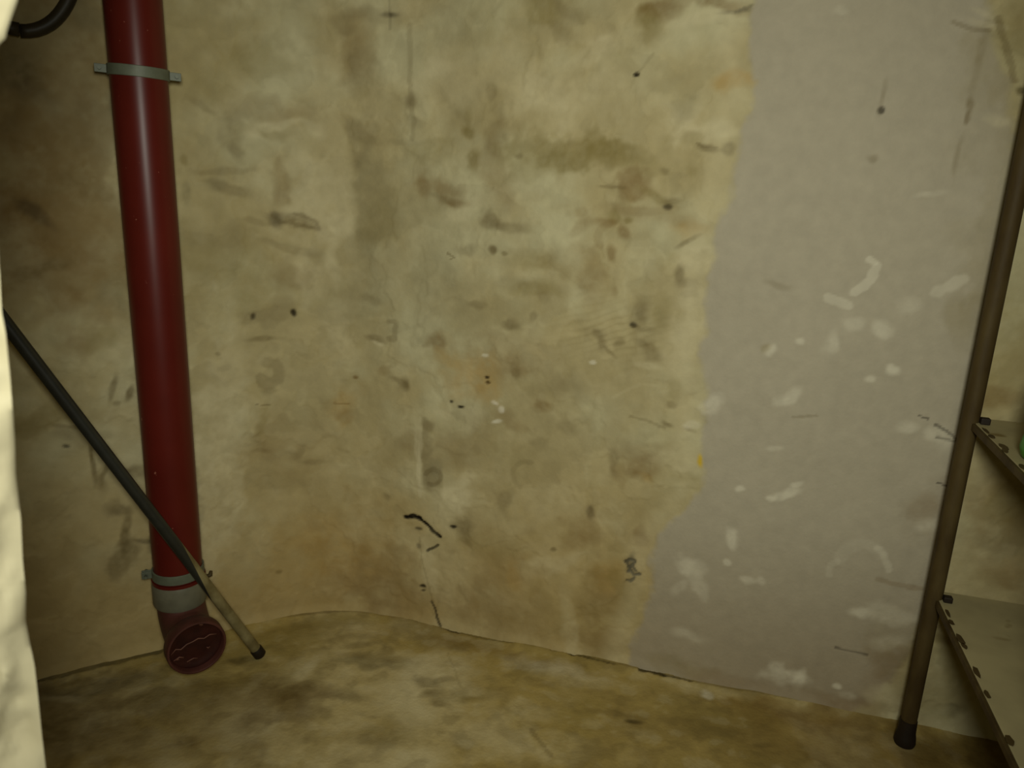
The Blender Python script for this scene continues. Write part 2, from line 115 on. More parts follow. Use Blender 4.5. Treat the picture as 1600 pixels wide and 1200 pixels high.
GREY_PAINT_MARKS = [
  [2.4108,0.6584,0.0185,0.0165,28.3,0.55,'w',0.6], [2.404,0.5316,0.0053,0.0101,8.6,0.9,'Y',0.5], [2.5603,0.6865,0.014,0.0262,-30.6,0.55,'w',0.5], [2.5176,0.781,0.011,0.0119,5.9,0.45,'w',0.6],
  [2.5689,0.8098,0.0072,0.0065,5.5,0.45,'w',0.6], [2.6273,0.8192,0.0152,0.018,5.4,0.45,'w',0.6], [2.6663,0.8572,0.0209,0.0125,-5.7,0.4,'w',0.6], [2.7224,0.8434,0.0135,0.0163,39.0,0.45,'w',0.6],
  [2.7488,0.8905,0.0144,0.0135,4.8,0.4,'w',0.6], [2.7469,0.7658,0.0108,0.0086,-26.1,0.6,'w',0.5], [2.7043,0.7495,0.0092,0.0065,6.3,0.45,'w',0.6], [2.7902,0.6519,0.0186,0.013,-9.6,0.45,'w',0.6],
  [2.8461,0.646,0.0185,0.023,-15.2,0.45,'w',0.6], [2.8457,0.8707,0.0236,0.0391,5.1,0.3,'o',0.6], [2.5166,0.9181,0.0218,0.0075,-11.2,0.3,'d',0.6], [2.5069,0.7879,0.0098,0.0105,5.8,0.35,'o',0.5],
  [2.5478,0.5855,0.0151,0.0056,7.8,0.35,'w',0.6], [2.4894,0.4791,0.0091,0.0058,9.2,0.5,'w',0.5], [2.485,0.3633,0.0124,0.022,26.7,0.7,'w',0.45], [2.4049,0.2766,0.0274,0.019,-17.3,0.45,'w',0.5],
  [2.4269,0.2382,0.0149,0.0386,37.9,0.32,'w',0.6], [2.3854,0.2296,0.0214,0.0118,42.5,0.3,'w',0.6], [2.4819,0.3059,0.0095,0.0076,11.0,0.5,'w',0.5], [2.5262,0.2726,0.0148,0.0092,11.1,0.55,'w',0.5],
  [2.5515,0.2745,0.0093,0.0122,11.0,0.5,'w',0.5], [2.4191,0.1031,0.0338,0.0149,1.6,0.3,'w',0.6], [2.4754,-0.0281,0.0116,0.0134,14.5,0.85,'w',0.4], [2.5827,0.4894,0.0256,0.0099,22.2,0.65,'w',0.45],
  [2.6004,0.5094,0.0126,0.0056,19.8,0.65,'w',0.5], [2.5552,0.4735,0.009,0.0058,9.0,0.5,'w',0.5], [2.8551,0.4593,0.0188,0.0137,27.3,0.4,'w',0.6], [2.765,0.2402,0.0274,0.015,11.7,0.5,'w',0.5],
  [2.8248,0.2571,0.0486,0.0208,-3.0,0.35,'w',0.6], [2.8297,0.1849,0.0327,0.0209,24.4,0.45,'w',0.5], [2.6423,0.0596,0.045,0.0228,-1.3,0.6,'w',0.5], [2.6669,0.0572,0.0132,0.0291,-11.1,0.5,'w',0.5],
  [2.6153,0.0811,0.0135,0.016,13.0,0.5,'w',0.5], [2.7435,0.0592,0.0077,0.0064,1.2,0.6,'w',0.5], [2.7683,0.0409,0.018,0.0096,-11.1,0.35,'w',0.6], [2.6508,1.2463,0.0054,0.0056,1.0,0.75,'k',0.5],
  [2.6504,1.2704,0.0043,0.0283,-4.3,0.3,'d',0.6], [2.7941,1.2583,0.0062,0.0127,-7.4,0.55,'d',0.5], [2.7926,1.238,0.0042,0.0107,-7.2,0.55,'d',0.5], [2.7976,1.3299,0.006,0.0629,-2.0,0.25,'d',0.7],
  [2.7911,1.1693,0.0042,0.0355,-1.3,0.3,'d',0.6], [2.6474,1.1681,0.0098,0.008,1.8,0.35,'d',0.6], [2.8687,1.2773,0.0074,0.0067,35.2,0.7,'k',0.5], [2.8346,1.3658,0.0391,0.0621,-0.3,0.3,'o',0.6],
  [2.8558,1.3042,0.0245,0.0949,0.4,0.3,'o',0.7], [2.8049,1.2829,0.0301,0.1071,0.6,0.16,'o',0.8], [2.8395,1.2303,0.0213,0.0082,-18.9,0.35,'l',0.5], [2.804,1.3883,0.031,0.0059,-15.2,0.3,'l',0.5],
  [2.7585,1.1007,0.025,0.0047,11.3,0.3,'w',0.5], [2.5557,1.4118,0.0129,0.0085,-0.8,0.3,'w',0.6], [2.7925,1.4086,0.021,0.0058,-19.9,0.3,'l',0.6], [2.9434,0.8614,0.0621,0.1448,5.3,0.4,'o',0.5],
  [2.945,0.7383,0.0424,0.0201,6.7,0.45,'b',0.5], [2.96,0.5044,0.0995,0.0944,9.3,0.42,'b',0.6], [3.0014,0.5514,0.0432,0.0793,8.8,0.35,'o',0.6], [2.986,0.4538,0.0332,0.0327,9.9,0.3,'g',0.6],
  [3.0203,0.3902,0.0665,0.0277,10.6,0.45,'b',0.5], [2.9262,0.1955,0.1072,0.0892,12.5,0.35,'o',0.7], [2.9671,0.0973,0.0719,0.0609,13.7,0.4,'o',0.6], [2.8552,0.1018,0.0622,0.0926,13.3,0.35,'b',0.7],
  [2.9354,0.2127,0.0308,0.0118,-2.6,0.4,'d',0.6], [2.9794,0.0611,0.0216,0.0154,14.1,0.45,'g',0.5], [2.8367,0.0576,0.0377,0.0189,-11.3,0.35,'l',0.6], [2.6059,0.0012,0.0811,0.0266,1.7,0.25,'b',0.7],
  [2.4924,0.0153,0.0697,0.0236,2.2,0.35,'b',0.7], [2.4039,0.0357,0.071,0.0205,-2.5,0.35,'o',0.7], [2.778,0.0188,0.0769,0.0225,4.1,0.45,'b',0.6], [2.8663,1.1111,0.0406,0.1799,2.5,0.25,'o',0.8]  # brown along the foot also paints the darker lower-right corner
]
WALL_STROKES = [
  [[[1.7212,1.3986],[1.7233,1.2985],[1.7281,1.2344],[1.7315,1.1757]],0.0054,0.24,'d'], [[[1.6759,1.4476],[1.6772,1.3923]],0.0027,0.22,'k'], [[[1.6721,0.7671],[1.6892,0.7684],[1.6908,0.7308],[1.6752,0.725]],0.0063,0.35,'d'], [[[1.7182,0.2827],[1.7383,0.2892],[1.7552,0.2851]],0.0063,1,'k'],
  [[[1.7518,0.2862],[1.7756,0.2714],[1.7909,0.2587],[1.8097,0.2468]],0.0045,1,'k'], [[[1.7764,0.2026],[1.7933,0.2127],[1.805,0.2235]],0.0032,0.8,'k'], [[[1.7887,0.0613],[1.8012,0.0386],[1.8067,0.0199],[1.8175,0.0041]],0.0032,0.75,'k'], [[[1.754,0.2333],[1.7631,0.1739],[1.7809,0.1242],[1.7922,0.0548]],0.0027,0.25,'d'],
  [[[2.2307,1.3438],[2.2043,1.3044]],0.0027,0.2,'d'], [[[2.2612,0.2626],[2.2724,0.2696],[2.2841,0.2687]],0.0036,1,'k'], [[[2.2659,0.2587],[2.2744,0.2442],[2.2841,0.2331],[2.2969,0.2373]],0.0036,1,'k'], [[[2.2844,0.2655],[2.2765,0.2543],[2.2704,0.2401]],0.0032,1,'k'],
  [[[2.2792,0.258],[2.2875,0.2452]],0.0027,0.9,'k'], [[[2.2691,0.2187],[2.2782,0.2156],[2.2861,0.227]],0.0027,0.9,'k'], [[[2.1488,1.0912],[2.1948,1.0906]],0.0027,0.22,'d'], [[[1.751,0.5399],[1.7564,0.4845],[1.7523,0.4022],[1.7563,0.3445]],0.0045,0.35,'l'],
  [[[1.816,0.9346],[1.8345,0.926],[1.8239,0.9211]],0.0018,0.5,'d'], [[[1.4158,0.9999],[1.4355,0.9836],[1.4765,0.9775],[1.5153,0.9729],[1.5074,0.9896],[1.4636,1.0038]],0.0036,0.3,'d'], [[[2.2463,0.6115],[2.2812,0.6088],[2.3235,0.5957]],0.0027,0.3,'d'], [[[2.2084,0.6504],[2.261,0.6853],[2.3155,0.6832]],0.0036,0.12,'l'],
  [[[1.5383,0.5632],[1.5761,0.5608]],0.0018,0.5,'b'], [[[1.3631,0.5687],[1.3917,0.5659]],0.0018,0.6,'d'], [[[2.3693,1.1714],[2.3448,1.1731],[2.332,1.1787]],0.0027,0.4,'d'], [[[2.3779,1.4159],[2.4053,1.4251]],0.0027,0.5,'k'],
  [[[1.3907,0.6646],[1.3985,0.6656],[1.4062,0.6636],[1.4129,0.659],[1.4178,0.6522],[1.4202,0.6441],[1.4199,0.6356],[1.4169,0.6277],[1.4115,0.6215],[1.4045,0.6176],[1.3966,0.6167],[1.3888,0.6188],[1.3822,0.6236],[1.3774,0.6305]],0.0117,0.3,'d'], [[[2.0072,0.4088],[2.0001,0.4115],[1.994,0.416],[1.9894,0.422],[1.9866,0.4293],[1.9857,0.4372],[1.9867,0.4453],[1.9897,0.453],[1.9944,0.4599],[2.0005,0.4655],[2.0076,0.4694],[2.0152,0.4714],[2.0229,0.4714],[2.0301,0.4693]],0.0054,0.2,'d'], [[[1.7717,0.4053],[1.7754,0.4122],[1.7812,0.4175],[1.7883,0.4206],[1.7956,0.4211],[1.8023,0.4188],[1.8073,0.4141],[1.8099,0.4076],[1.8099,0.4002],[1.8071,0.393],[1.802,0.3869],[1.7952,0.3828],[1.7878,0.3813],[1.7808,0.3827]],0.0054,0.38,'d'], [[[2.1551,0.9685],[2.1516,0.9728],[2.149,0.9776],[2.1474,0.9828],[2.1468,0.9882],[2.1472,0.9936],[2.1487,0.9987],[2.1511,1.0036],[2.1544,1.0078],[2.1585,1.0114],[2.1632,1.0141],[2.1683,1.016],[2.1737,1.0168],[2.1792,1.0167]],0.0072,0.22,'b']
]
GREY_PAINT_STROKES = [
  [[[2.6554,0.9163],[2.6699,0.9273],[2.6825,0.9417],[2.6857,0.965]],0.0081,0.38,'w'], [[[2.6702,0.9785],[2.6813,0.972]],0.0054,0.5,'w'], [[[2.6087,0.9026],[2.6284,0.8954],[2.648,0.8883]],0.0081,0.36,'w'], [[[2.7954,0.9235],[2.8131,0.9345],[2.8292,0.9477],[2.8379,0.9531]],0.0099,0.32,'w'],
  [[[2.8139,1.3983],[2.8315,1.3556],[2.8451,1.3248],[2.8573,1.2959]],0.0054,0.45,'d'], [[[2.7455,1.393],[2.7775,1.3814],[2.8029,1.3782]],0.0036,0.35,'d'], [[[2.8047,0.6828],[2.8228,0.6772]],0.0018,0.7,'k'], [[[2.8378,0.6686],[2.8599,0.6583],[2.8779,0.645]],0.0027,0.6,'k'],
  [[[2.8443,0.6431],[2.8625,0.6429],[2.8766,0.6395]],0.0023,0.5,'k'], [[[2.8592,0.554],[2.8789,0.5461]],0.0018,0.7,'k'], [[[2.7837,0.3237],[2.821,0.3205],[2.8693,0.3211]],0.0054,0.28,'b'], [[[2.7271,0.1482],[2.7917,0.1453]],0.0023,0.5,'k'],
  [[[2.773,0.3951],[2.7881,0.376],[2.8019,0.3493]],0.0063,0.35,'w'], [[[2.5771,0.6518],[2.6191,0.6597]],0.0027,0.3,'d'], [[[2.7056,0.357],[2.7077,0.3658],[2.7111,0.374],[2.7156,0.3813],[2.7211,0.3876],[2.7274,0.3926],[2.7344,0.3962],[2.7418,0.3983],[2.7494,0.3988],[2.757,0.3978],[2.7644,0.3953],[2.7713,0.3913],[2.7775,0.3859],[2.7829,0.3794]],0.0108,0.13,'w'], [[[2.6907,0.3172],[2.6895,0.3201],[2.6887,0.3231],[2.6883,0.3263],[2.6881,0.3294],[2.6884,0.3326],[2.689,0.3357],[2.69,0.3386],[2.6912,0.3414],[2.6928,0.344],[2.6947,0.3462],[2.6968,0.3482],[2.6991,0.3498],[2.7015,0.351]],0.0063,0.2,'w']
]
FLOOR_STAINS_SHADE = [
  [-0.8764,1.4341,0.1462,0.0343,21.9,0.55,'k',0.7], [-0.8613,1.3323,0.1778,0.1066,3.5,0.5,'n',0.7], [-0.6706,1.2876,0.2487,0.116,3.4,0.45,'n',0.8], [-0.6277,1.4395,0.0819,0.0454,3.7,0.35,'n',0.7],  # wide brown blobs paint the shadow falloff over the left floor
  [-0.2831,1.5427,0.0919,0.0216,-1.0,0.5,'g',0.6], [-0.2726,1.5679,0.0911,0.0147,-4.2,0.4,'d',0.5], [-0.2702,1.5983,0.0151,0.0153,4.0,0.5,'d',0.5], [-0.3501,1.616,0.0331,0.0158,12.8,0.5,'d',0.5],
  [-0.5456,1.6257,0.132,0.0493,26.3,0.45,'o',0.6], [-0.4248,1.7037,0.1093,0.0348,13.5,0.45,'o',0.6], [-0.2928,1.6851,0.1264,0.0391,4.2,0.2,'l',0.6], [-0.4297,1.4307,0.1007,0.0306,10.1,0.6,'n',0.5],
  [-0.4583,1.3872,0.08,0.0498,3.6,0.45,'n',0.6], [-0.5215,1.4142,0.1081,0.0865,3.7,0.35,'n',0.7], [-0.1349,1.5408,0.0729,0.0846,-12.0,0.42,'l',0.5], [-0.1889,1.502,0.0719,0.1144,3.8,0.25,'l',0.6],
  [-0.1552,1.486,0.0284,0.0171,-25.4,0.55,'d',0.4], [-0.1235,1.4994,0.0216,0.011,34.2,0.45,'d',0.5], [-0.1398,1.4494,0.0283,0.0129,19.1,0.45,'d',0.5], [-0.1227,1.4187,0.0209,0.0119,-24.8,0.4,'d',0.5],
  [-0.0277,1.4567,0.0711,0.0172,11.3,0.3,'d',0.6], [0.1175,1.5652,0.0903,0.0243,-15.7,0.4,'w',0.7], [0.1747,1.5262,0.0873,0.0282,-12.3,0.3,'l',0.7], [-0.0664,1.6335,0.0963,0.0207,-15.8,0.3,'b',0.6],
  [0.2875,1.3913,0.019,0.0081,-0.9,0.7,'k',0.5], [0.2491,1.4111,0.0543,0.0104,-5.5,0.4,'d',0.6], [-0.0738,1.3195,0.0311,0.0184,3.4,0.45,'d',0.5], [-0.0627,1.3092,0.0155,0.0109,3.4,0.4,'l',0.5],
  [0.0301,1.3295,0.016,0.0404,51.8,0.35,'d',0.6], [0.0842,1.411,0.0552,0.0327,3.6,0.25,'l',0.7], [-0.2033,1.3155,0.0644,0.0443,3.4,0.3,'o',0.6], [-0.2546,1.3125,0.077,0.0554,3.4,0.2,'n',0.8],
  [-0.3181,1.3658,0.0397,0.0318,3.5,0.2,'l',0.6], [-0.4367,1.5086,0.0257,0.0331,3.9,0.4,'l',0.5], [-0.4574,1.5308,0.0376,0.0437,3.9,0.25,'l',0.6], [0.0946,1.2968,0.0772,0.0356,3.3,0.25,'l',0.7],
  [-0.1202,1.2667,0.1002,0.0276,3.3,0.2,'l',0.7], [0.196,1.285,0.0513,0.0282,3.3,0.25,'d',0.7], [0.4372,1.3925,0.1202,0.05,-3.9,0.2,'d',0.8], [0.5423,1.3357,0.0231,0.008,-3.8,0.5,'d',0.5],
  [0.6529,1.4259,0.1316,0.0363,-8.9,0.5,'b',0.7], [0.6925,1.3501,0.1631,0.0817,3.4,0.42,'b',0.8], [0.9086,1.3083,0.1602,0.082,3.3,0.5,'n',0.8], [0.5666,1.4623,0.1084,0.0278,-9.0,0.3,'b',0.7],  # wide dark brown blob paints shade below the shelf
  [0.4671,1.4908,0.0124,0.0141,-12.5,0.8,'w',0.5], [0.4703,1.5044,0.0833,0.0191,-12.6,0.3,'l',0.7], [-0.5987,1.5478,0.0304,0.0128,21.9,0.5,'k',0.6], [-0.853,1.5277,0.0641,0.0268,33.2,0.4,'g',0.7],  # black blob is the rod's cast shadow, painted beside its foot
  [-0.8071,1.5555,0.0323,0.0379,43.4,0.5,'g',0.6], [-0.6992,1.2165,0.0475,0.0179,3.3,0.35,'n',0.6], [-0.6134,1.273,0.0326,0.0179,-9.7,0.5,'n',0.6], [-0.4899,1.2627,0.037,0.0361,3.3,0.35,'n',0.6],
  [-0.9199,1.3887,0.0393,0.0138,3.7,0.35,'l',0.6], [-0.0567,1.4701,0.0142,0.0132,3.7,0.3,'l',0.5], [-0.3041,1.4282,0.0435,0.0125,-11.0,0.25,'d',0.6], [0.3701,1.4714,0.0689,0.0181,-12.2,0.2,'d',0.7],
  [0.9832,1.3486,0.1341,0.0682,-8.8,0.4,'n',0.7], [0.8797,1.3802,0.0697,0.0308,3.4,0.4,'n',0.7]  # shade under the shelf unit, painted on the floor
]
FLOOR_STROKES = [
  [[[-0.6161,1.698],[-0.5434,1.7238],[-0.4673,1.7445],[-0.372,1.7608],[-0.2701,1.7445],[-0.1689,1.7199],[-0.0693,1.682],[0.1045,1.6352],[0.2407,1.5984],[0.3559,1.5572],[0.5225,1.5101],[0.7116,1.4715],[0.8671,1.4391],[0.9807,1.392],[1.0956,1.3589]],0.0045,0.45,'d'], [[[-0.1628,1.7233],[-0.1343,1.6968],[-0.1095,1.6874]],0.0054,0.85,'k'], [[[-0.1095,1.6874],[-0.0366,1.6624],[0.0266,1.6508]],0.0027,0.5,'k'], [[[0.123,1.6312],[0.1505,1.6228],[0.1729,1.6115]],0.0054,0.85,'k'],  # first stroke paints contact shadow along the wall foot, black ones are cracks
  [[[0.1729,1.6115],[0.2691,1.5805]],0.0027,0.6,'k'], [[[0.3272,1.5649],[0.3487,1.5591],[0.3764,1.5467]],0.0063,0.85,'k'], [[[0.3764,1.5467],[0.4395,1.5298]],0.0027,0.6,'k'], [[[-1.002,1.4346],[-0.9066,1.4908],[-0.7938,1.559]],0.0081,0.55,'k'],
  [[[0.0697,1.3507],[0.0886,1.3145],[0.1068,1.2798]],0.0045,0.35,'d'], [[[-0.1258,1.6034],[-0.1045,1.531],[-0.0855,1.4749]],0.0027,0.2,'d']
]
GREY_PAINT_EDGE = [[2.2768, -0.0128], [2.2893, 0.0593], [2.3028, 0.1132], [2.3161, 0.1661], [2.3213, 0.2082], [2.3215, 0.2728], [2.3286, 0.3218], [2.3511, 0.3696], [2.3815, 0.4163], [2.4067, 0.4656], [2.4095, 0.5178], [2.4022, 0.5892], [2.3988, 0.6737], [2.3821, 0.7341], [2.3773, 0.7813], [2.3795, 0.8351], [2.3765, 0.9136], [2.3799, 0.978], [2.3887, 1.0349], [2.4011, 1.0786], [2.4102, 1.1274], [2.4133, 1.1632], [2.404, 1.2041], [2.4221, 1.2506], [2.4291, 1.2905], [2.4113, 1.3241], [2.4016, 1.3685], [2.4077, 1.4337], [2.4049, 1.4764]]
GREY_PAINT_RIGHT_EDGE = [[2.7807, -0.0002], [2.8491, 0.1004], [2.8863, 0.2171], [2.9043, 0.3685], [2.9012, 0.5495], [2.8961, 0.707], [2.8956, 0.8325], [2.8888, 0.9988], [2.8824, 1.1339], [2.8783, 1.2205], [2.8459, 1.3042], [2.812, 1.3659], [2.7971, 1.4266], [2.7834, 1.4863]]

# plan of the wall foot
CTRL = [(-1.75,0.985),(-1.004,1.443),(-.911,1.5),(-.798,1.570),(-.700,1.637),(-.618,1.690),(-.546,1.728),(-.469,1.753),(-.373,1.763),(-.272,1.748),(-.17,1.721),(-.07,1.688),(.241,1.602),(.524,1.518),(1.099,1.362),(2.05,1.10)]
def plan_curve():
    p = np.array(CTRL); s = np.r_[0, np.cumsum(np.hypot(*np.diff(p, axis=0).T))]
    t = np.arange(0, s[-1], .01); q = np.c_[np.interp(t, s, p[:, 0]), np.interp(t, s, p[:, 1])]
    k = np.exp(-.5 * (np.arange(-8, 9) / 3.5) ** 2); k /= k.sum()
    pad = np.r_[np.repeat(q[:1], 8, 0) + (q[0] - q[1]) * np.arange(8, 0, -1)[:, None], q, np.repeat(q[-1:], 8, 0) + (q[-1] - q[-2]) * np.arange(1, 9)[:, None]]
    q = np.c_[np.convolve(pad[:, 0], k, 'valid'), np.convolve(pad[:, 1], k, 'valid')]
    s = np.r_[0, np.cumsum(np.hypot(*np.diff(q, axis=0).T))]
    return s, q
PS, PQ = plan_curve()
def plan(u): return np.interp(u, PS, PQ[:, 0]), np.interp(u, PS, PQ[:, 1])
def plan_normal(u):
    x0, y0 = plan(u - .02); x1, y1 = plan(u + .02); dx, dy = x1 - x0, y1 - y0; l = np.hypot(dx, dy)
    return dy / l, -dx / l                                   # towards the room
def wall_point(u, v, off=0.0):
    x, y = plan(u); nx, ny = plan_normal(u); return Vector((float(x + nx * off), float(y + ny * off), v))

# ------------------------------------------------------------ noise and painting helpers
def hash2(ix, iy, seed):
    h = (ix.astype(np.int64) * 374761393 + iy.astype(np.int64) * 668265263 + seed * 974634777) & 0x7fffffff
    h = ((h ^ (h >> 13)) * 1274126177) & 0x7fffffff
    return ((h ^ (h >> 16)) & 0xffff) / 65535.0
def vnoise(x, y, seed=0):
    xi, yi = np.floor(x), np.floor(y); fx, fy = x - xi, y - yi
    fx = fx * fx * fx * (fx * (fx * 6 - 15) + 10); fy = fy * fy * fy * (fy * (fy * 6 - 15) + 10)
    a, b = hash2(xi, yi, seed), hash2(xi + 1, yi, seed); c, d = hash2(xi, yi + 1, seed), hash2(xi + 1, yi + 1, seed)
    return (a + (b - a) * fx) * (1 - fy) + (c + (d - c) * fx) * fy
def fbm(x, y, f, octv=4, seed=0, gain=.5):
    s = np.zeros_like(x); a, t = 1.0, 0.0
    for o in range(octv):
        ca, sa = math.cos(.6 * o + .3), math.sin(.6 * o + .3)
        s += a * vnoise((x * ca - y * sa) * f + 31.7 * o, (x * sa + y * ca) * f + 17.3 * o, seed + o); t += a; a *= gain; f *= 2.07
    return s / t * 2 - 1                                     # about -1..1
def sstep(a, b, x):
    t = np.clip((x - a) / (b - a), 0, 1); return t * t * (3 - 2 * t)
def lin(c):
    c = np.array(c, float) / 255.; return np.where(c <= .04045, c / 12.92, ((c + .055) / 1.055) ** 2.4)
PAL = {'b': (116, 87, 37), 'o': (126, 110, 56), 'd': (104, 88, 52), 'g': (112, 104, 76), 'k': (26, 20, 12), 'l': (216, 204, 166),
       'w': (222, 214, 190), 'y': (170, 134, 66), 'Y': (210, 175, 40), 'n': (78, 56, 17)}
PAL = {k: lin(v) for k, v in PAL.items()}
class Paint:
    """albedo and relief of a plastered surface, kept per grid point"""
    def __init__(s, A, B, base):
        s.A, s.B = A, B; s.c = np.empty(A.shape + (3,)); s.c[:] = base; s.d = np.zeros_like(A)
        s.wx = fbm(A, B, 16, 4, 91); s.wy = fbm(A, B, 16, 4, 57); s.fine = fbm(A, B, 70, 3, 23)
    def window(s, x0, x1, y0, y1):
        a, b = s.A[0], s.B[:, 0]
        i0, i1 = np.searchsorted(a, [x0, x1]); j0, j1 = np.searchsorted(b, [y0, y1]); return slice(j0, j1), slice(i0, i1)
    def mix(s, w, m, key, amt):
        m = (m * amt)[..., None]; s.c[w] = s.c[w] * (1 - m) + PAL[key] * m
        if key in 'k': s.d[w] -= m[..., 0] * .0025
        elif key in 'dg': s.d[w] -= m[..., 0] * .0008
        elif key in 'lwY': s.d[w] += m[..., 0] * .0010
    def blob(s, u, v, ru, rv, ang, amt, key, soft):
        R = max(ru, rv) * 1.9 + .012; w = s.window(u - R, u + R, v - R, v + R)
        if s.A[w].size == 0: return
        k = min(.014, .55 * min(ru, rv)); k2 = min(.085, .85 * min(ru, rv))
        x = s.A[w] - u + s.wx[w] * (k + k2); y = s.B[w] - v + s.wy[w] * (k + k2)
        a = math.radians(ang); X = (x * math.cos(a) + y * math.sin(a)) / ru; Y = (-x * math.sin(a) + y * math.cos(a)) / rv
        d = np.hypot(X, Y) + s.fine[w] * .22
        e = .25 + soft * .85
        m = 1 - sstep(1 - e * .75, 1 + e * .75, d)
        if max(ru, rv) > .012: m = m * (.80 + .4 * s.fine[w] + .25 * s.wx[w])
        s.mix(w, np.clip(m, 0, 1), key, amt)
    def stroke(s, pts, hw, amt, key):
        P = np.array(pts); R = hw * 3 + .015
        w = s.window(P[:, 0].min() - R, P[:, 0].max() + R, P[:, 1].min() - R, P[:, 1].max() + R)
        if s.A[w].size == 0: return
        x = s.A[w] + s.wx[w] * .004; y = s.B[w] + s.wy[w] * .004; D = np.full(x.shape, 9.)
        for (ax, ay), (bx, by) in zip(P[:-1], P[1:]):
            dx, dy = bx - ax, by - ay; t = np.clip(((x - ax) * dx + (y - ay) * dy) / (dx * dx + dy * dy + 1e-12), 0, 1)
            D = np.minimum(D, np.hypot(x - ax - t * dx, y - ay - t * dy))
        D = D / hw + s.fine[w] * .45
        s.mix(w, np.clip((1 - sstep(.7, 1.45, D)) * (1.0 + .35 * s.wx[w]), 0, 1), key, amt)

def grid_object(name, X, Y, Z, C, mat, flip=False):
    nj, ni = X.shape
    me = bpy.data.meshes.new(name); n = ni * nj
    co = np.stack([X, Y, Z], -1).reshape(-1).astype(np.float32)
    idx = np.arange(n).reshape(nj, ni); q = np.stack([idx[:-1, :-1], idx[:-1, 1:], idx[1:, 1:], idx[1:, :-1]], -1).reshape(-1, 4)
    if flip: q = q[:, ::-1]
    me.vertices.add(n); me.vertices.foreach_set('co', co)
    me.loops.add(q.size); me.loops.foreach_set('vertex_index', q.reshape(-1).astype(np.int32))
    me.polygons.add(len(q)); me.polygons.foreach_set('loop_start', np.arange(0, q.size, 4, dtype=np.int32))
    me.polygons.foreach_set('use_smooth', np.ones(len(q), bool))
    at = me.color_attributes.new('coat', 'FLOAT_COLOR', 'POINT')
    at.data.foreach_set('color', np.concatenate([C, np.ones(C.shape[:2] + (1,))], -1).reshape(-1).astype(np.float32))
    me.update(); me.validate(); me.materials.append(mat)
    o = bpy.data.objects.new(name, me); COL.objects.link(o); return o

# ------------------------------------------------------------ materials
def new_mat(name):
    m = bpy.data.materials.new(name); m.use_nodes = True; nt = m.node_tree
    return m, nt, nt.nodes['Principled BSDF']
def plaster_mat(name, rough, bump=.25, spec=.25):
    m, nt, b = new_mat(name); N, L = nt.nodes, nt.links
    a = N.new('ShaderNodeAttribute'); a.attribute_name = 'coat'
    tc = N.new('ShaderNodeTexCoord')
    n1 = N.new('ShaderNodeTexNoise'); n1.inputs['Scale'].default_value = 140; n1.inputs['Detail'].default_value = 5
    n2 = N.new('ShaderNodeTexNoise'); n2.inputs['Scale'].default_value = 38; n2.inputs['Detail'].default_value = 6
    for n in (n1, n2): L.new(tc.outputs['Object'], n.inputs['Vector'])
    mr = N.new('ShaderNodeMapRange'); mr.inputs['From Min'].default_value = .3; mr.inputs['From Max'].default_value = .7; mr.inputs['To Min'].default_value = .955; mr.inputs['To Max'].default_value = 1.045
    L.new(n2.outputs['Fac'], mr.inputs['Value'])
    mx = N.new('ShaderNodeMix'); mx.data_type = 'RGBA'; mx.blend_type = 'MULTIPLY'; mx.inputs['Factor'].default_value = 1
    L.new(a.outputs['Color'], mx.inputs['A']); L.new(mr.outputs['Result'], mx.inputs['B'])
    L.new(mx.outputs['Result'], b.inputs['Base Color'])
    bp = N.new('ShaderNodeBump'); bp.inputs['Strength'].default_value = bump; bp.inputs['Distance'].default_value = .004
    L.new(n1.outputs['Fac'], bp.inputs['Height']); L.new(bp.outputs['Normal'], b.inputs['Normal'])
    b.inputs['Roughness'].default_value = rough; b.inputs['Specular IOR Level'].default_value = spec
    return m
def simple_mat(name, srgb, rough=.5, metal=0.0, var=.25, scale=30, spec=.5, srgb2=None, spots=None, bump=0.0, stretch=(1, 1, 1)):
    m, nt, b = new_mat(name); N, L = nt.nodes, nt.links
    tc = N.new('ShaderNodeTexCoord'); mp = N.new('ShaderNodeMapping'); mp.inputs['Scale'].default_value = stretch
    L.new(tc.outputs['Object'], mp.inputs['Vector'])
    n = N.new('ShaderNodeTexNoise'); n.inputs['Scale'].default_value = scale; n.inputs['Detail'].default_value = 6
    L.new(mp.outputs['Vector'], n.inputs['Vector'])
    cr = N.new('ShaderNodeValToRGB'); c = lin(srgb); c2 = lin(srgb2) if srgb2 else c * (1 - var)
    cr.color_ramp.elements[0].position = .35; cr.color_ramp.elements[1].position = .65
    cr.color_ramp.elements[0].color = (*c2, 1); cr.color_ramp.elements[1].color = (*c, 1)
    L.new(n.outputs['Fac'], cr.inputs['Fac']); out = cr.outputs['Color']
    if spots:
        n2 = N.new('ShaderNodeTexNoise'); n2.inputs['Scale'].default_value = spots[1]; n2.inputs['Detail'].default_value = 3
        L.new(mp.outputs['Vector'], n2.inputs['Vector'])
        r2 = N.new('ShaderNodeValToRGB'); r2.color_ramp.elements[0].position = spots[2]; r2.color_ramp.elements[1].position = spots[2] + .04
        L.new(n2.outputs['Fac'], r2.inputs['Fac'])
        mx = N.new('ShaderNodeMix'); mx.data_type = 'RGBA'; L.new(r2.outputs['Color'], mx.inputs['Factor'])
        L.new(out, mx.inputs['A']); mx.inputs['B'].default_value = (*lin(spots[0]), 1); out = mx.outputs['Result']
    L.new(out, b.inputs['Base Color'])
    if bump:
        bp = N.new('ShaderNodeBump'); bp.inputs['Strength'].default_value = bump; bp.inputs['Distance'].default_value = .003
        L.new(n.outputs['Fac'], bp.inputs['Height']); L.new(bp.outputs['Normal'], b.inputs['Normal'])
    b.inputs['Roughness'].default_value = rough; b.inputs['Metallic'].default_value = metal; b.inputs['Specular IOR Level'].default_value = spec
    return m
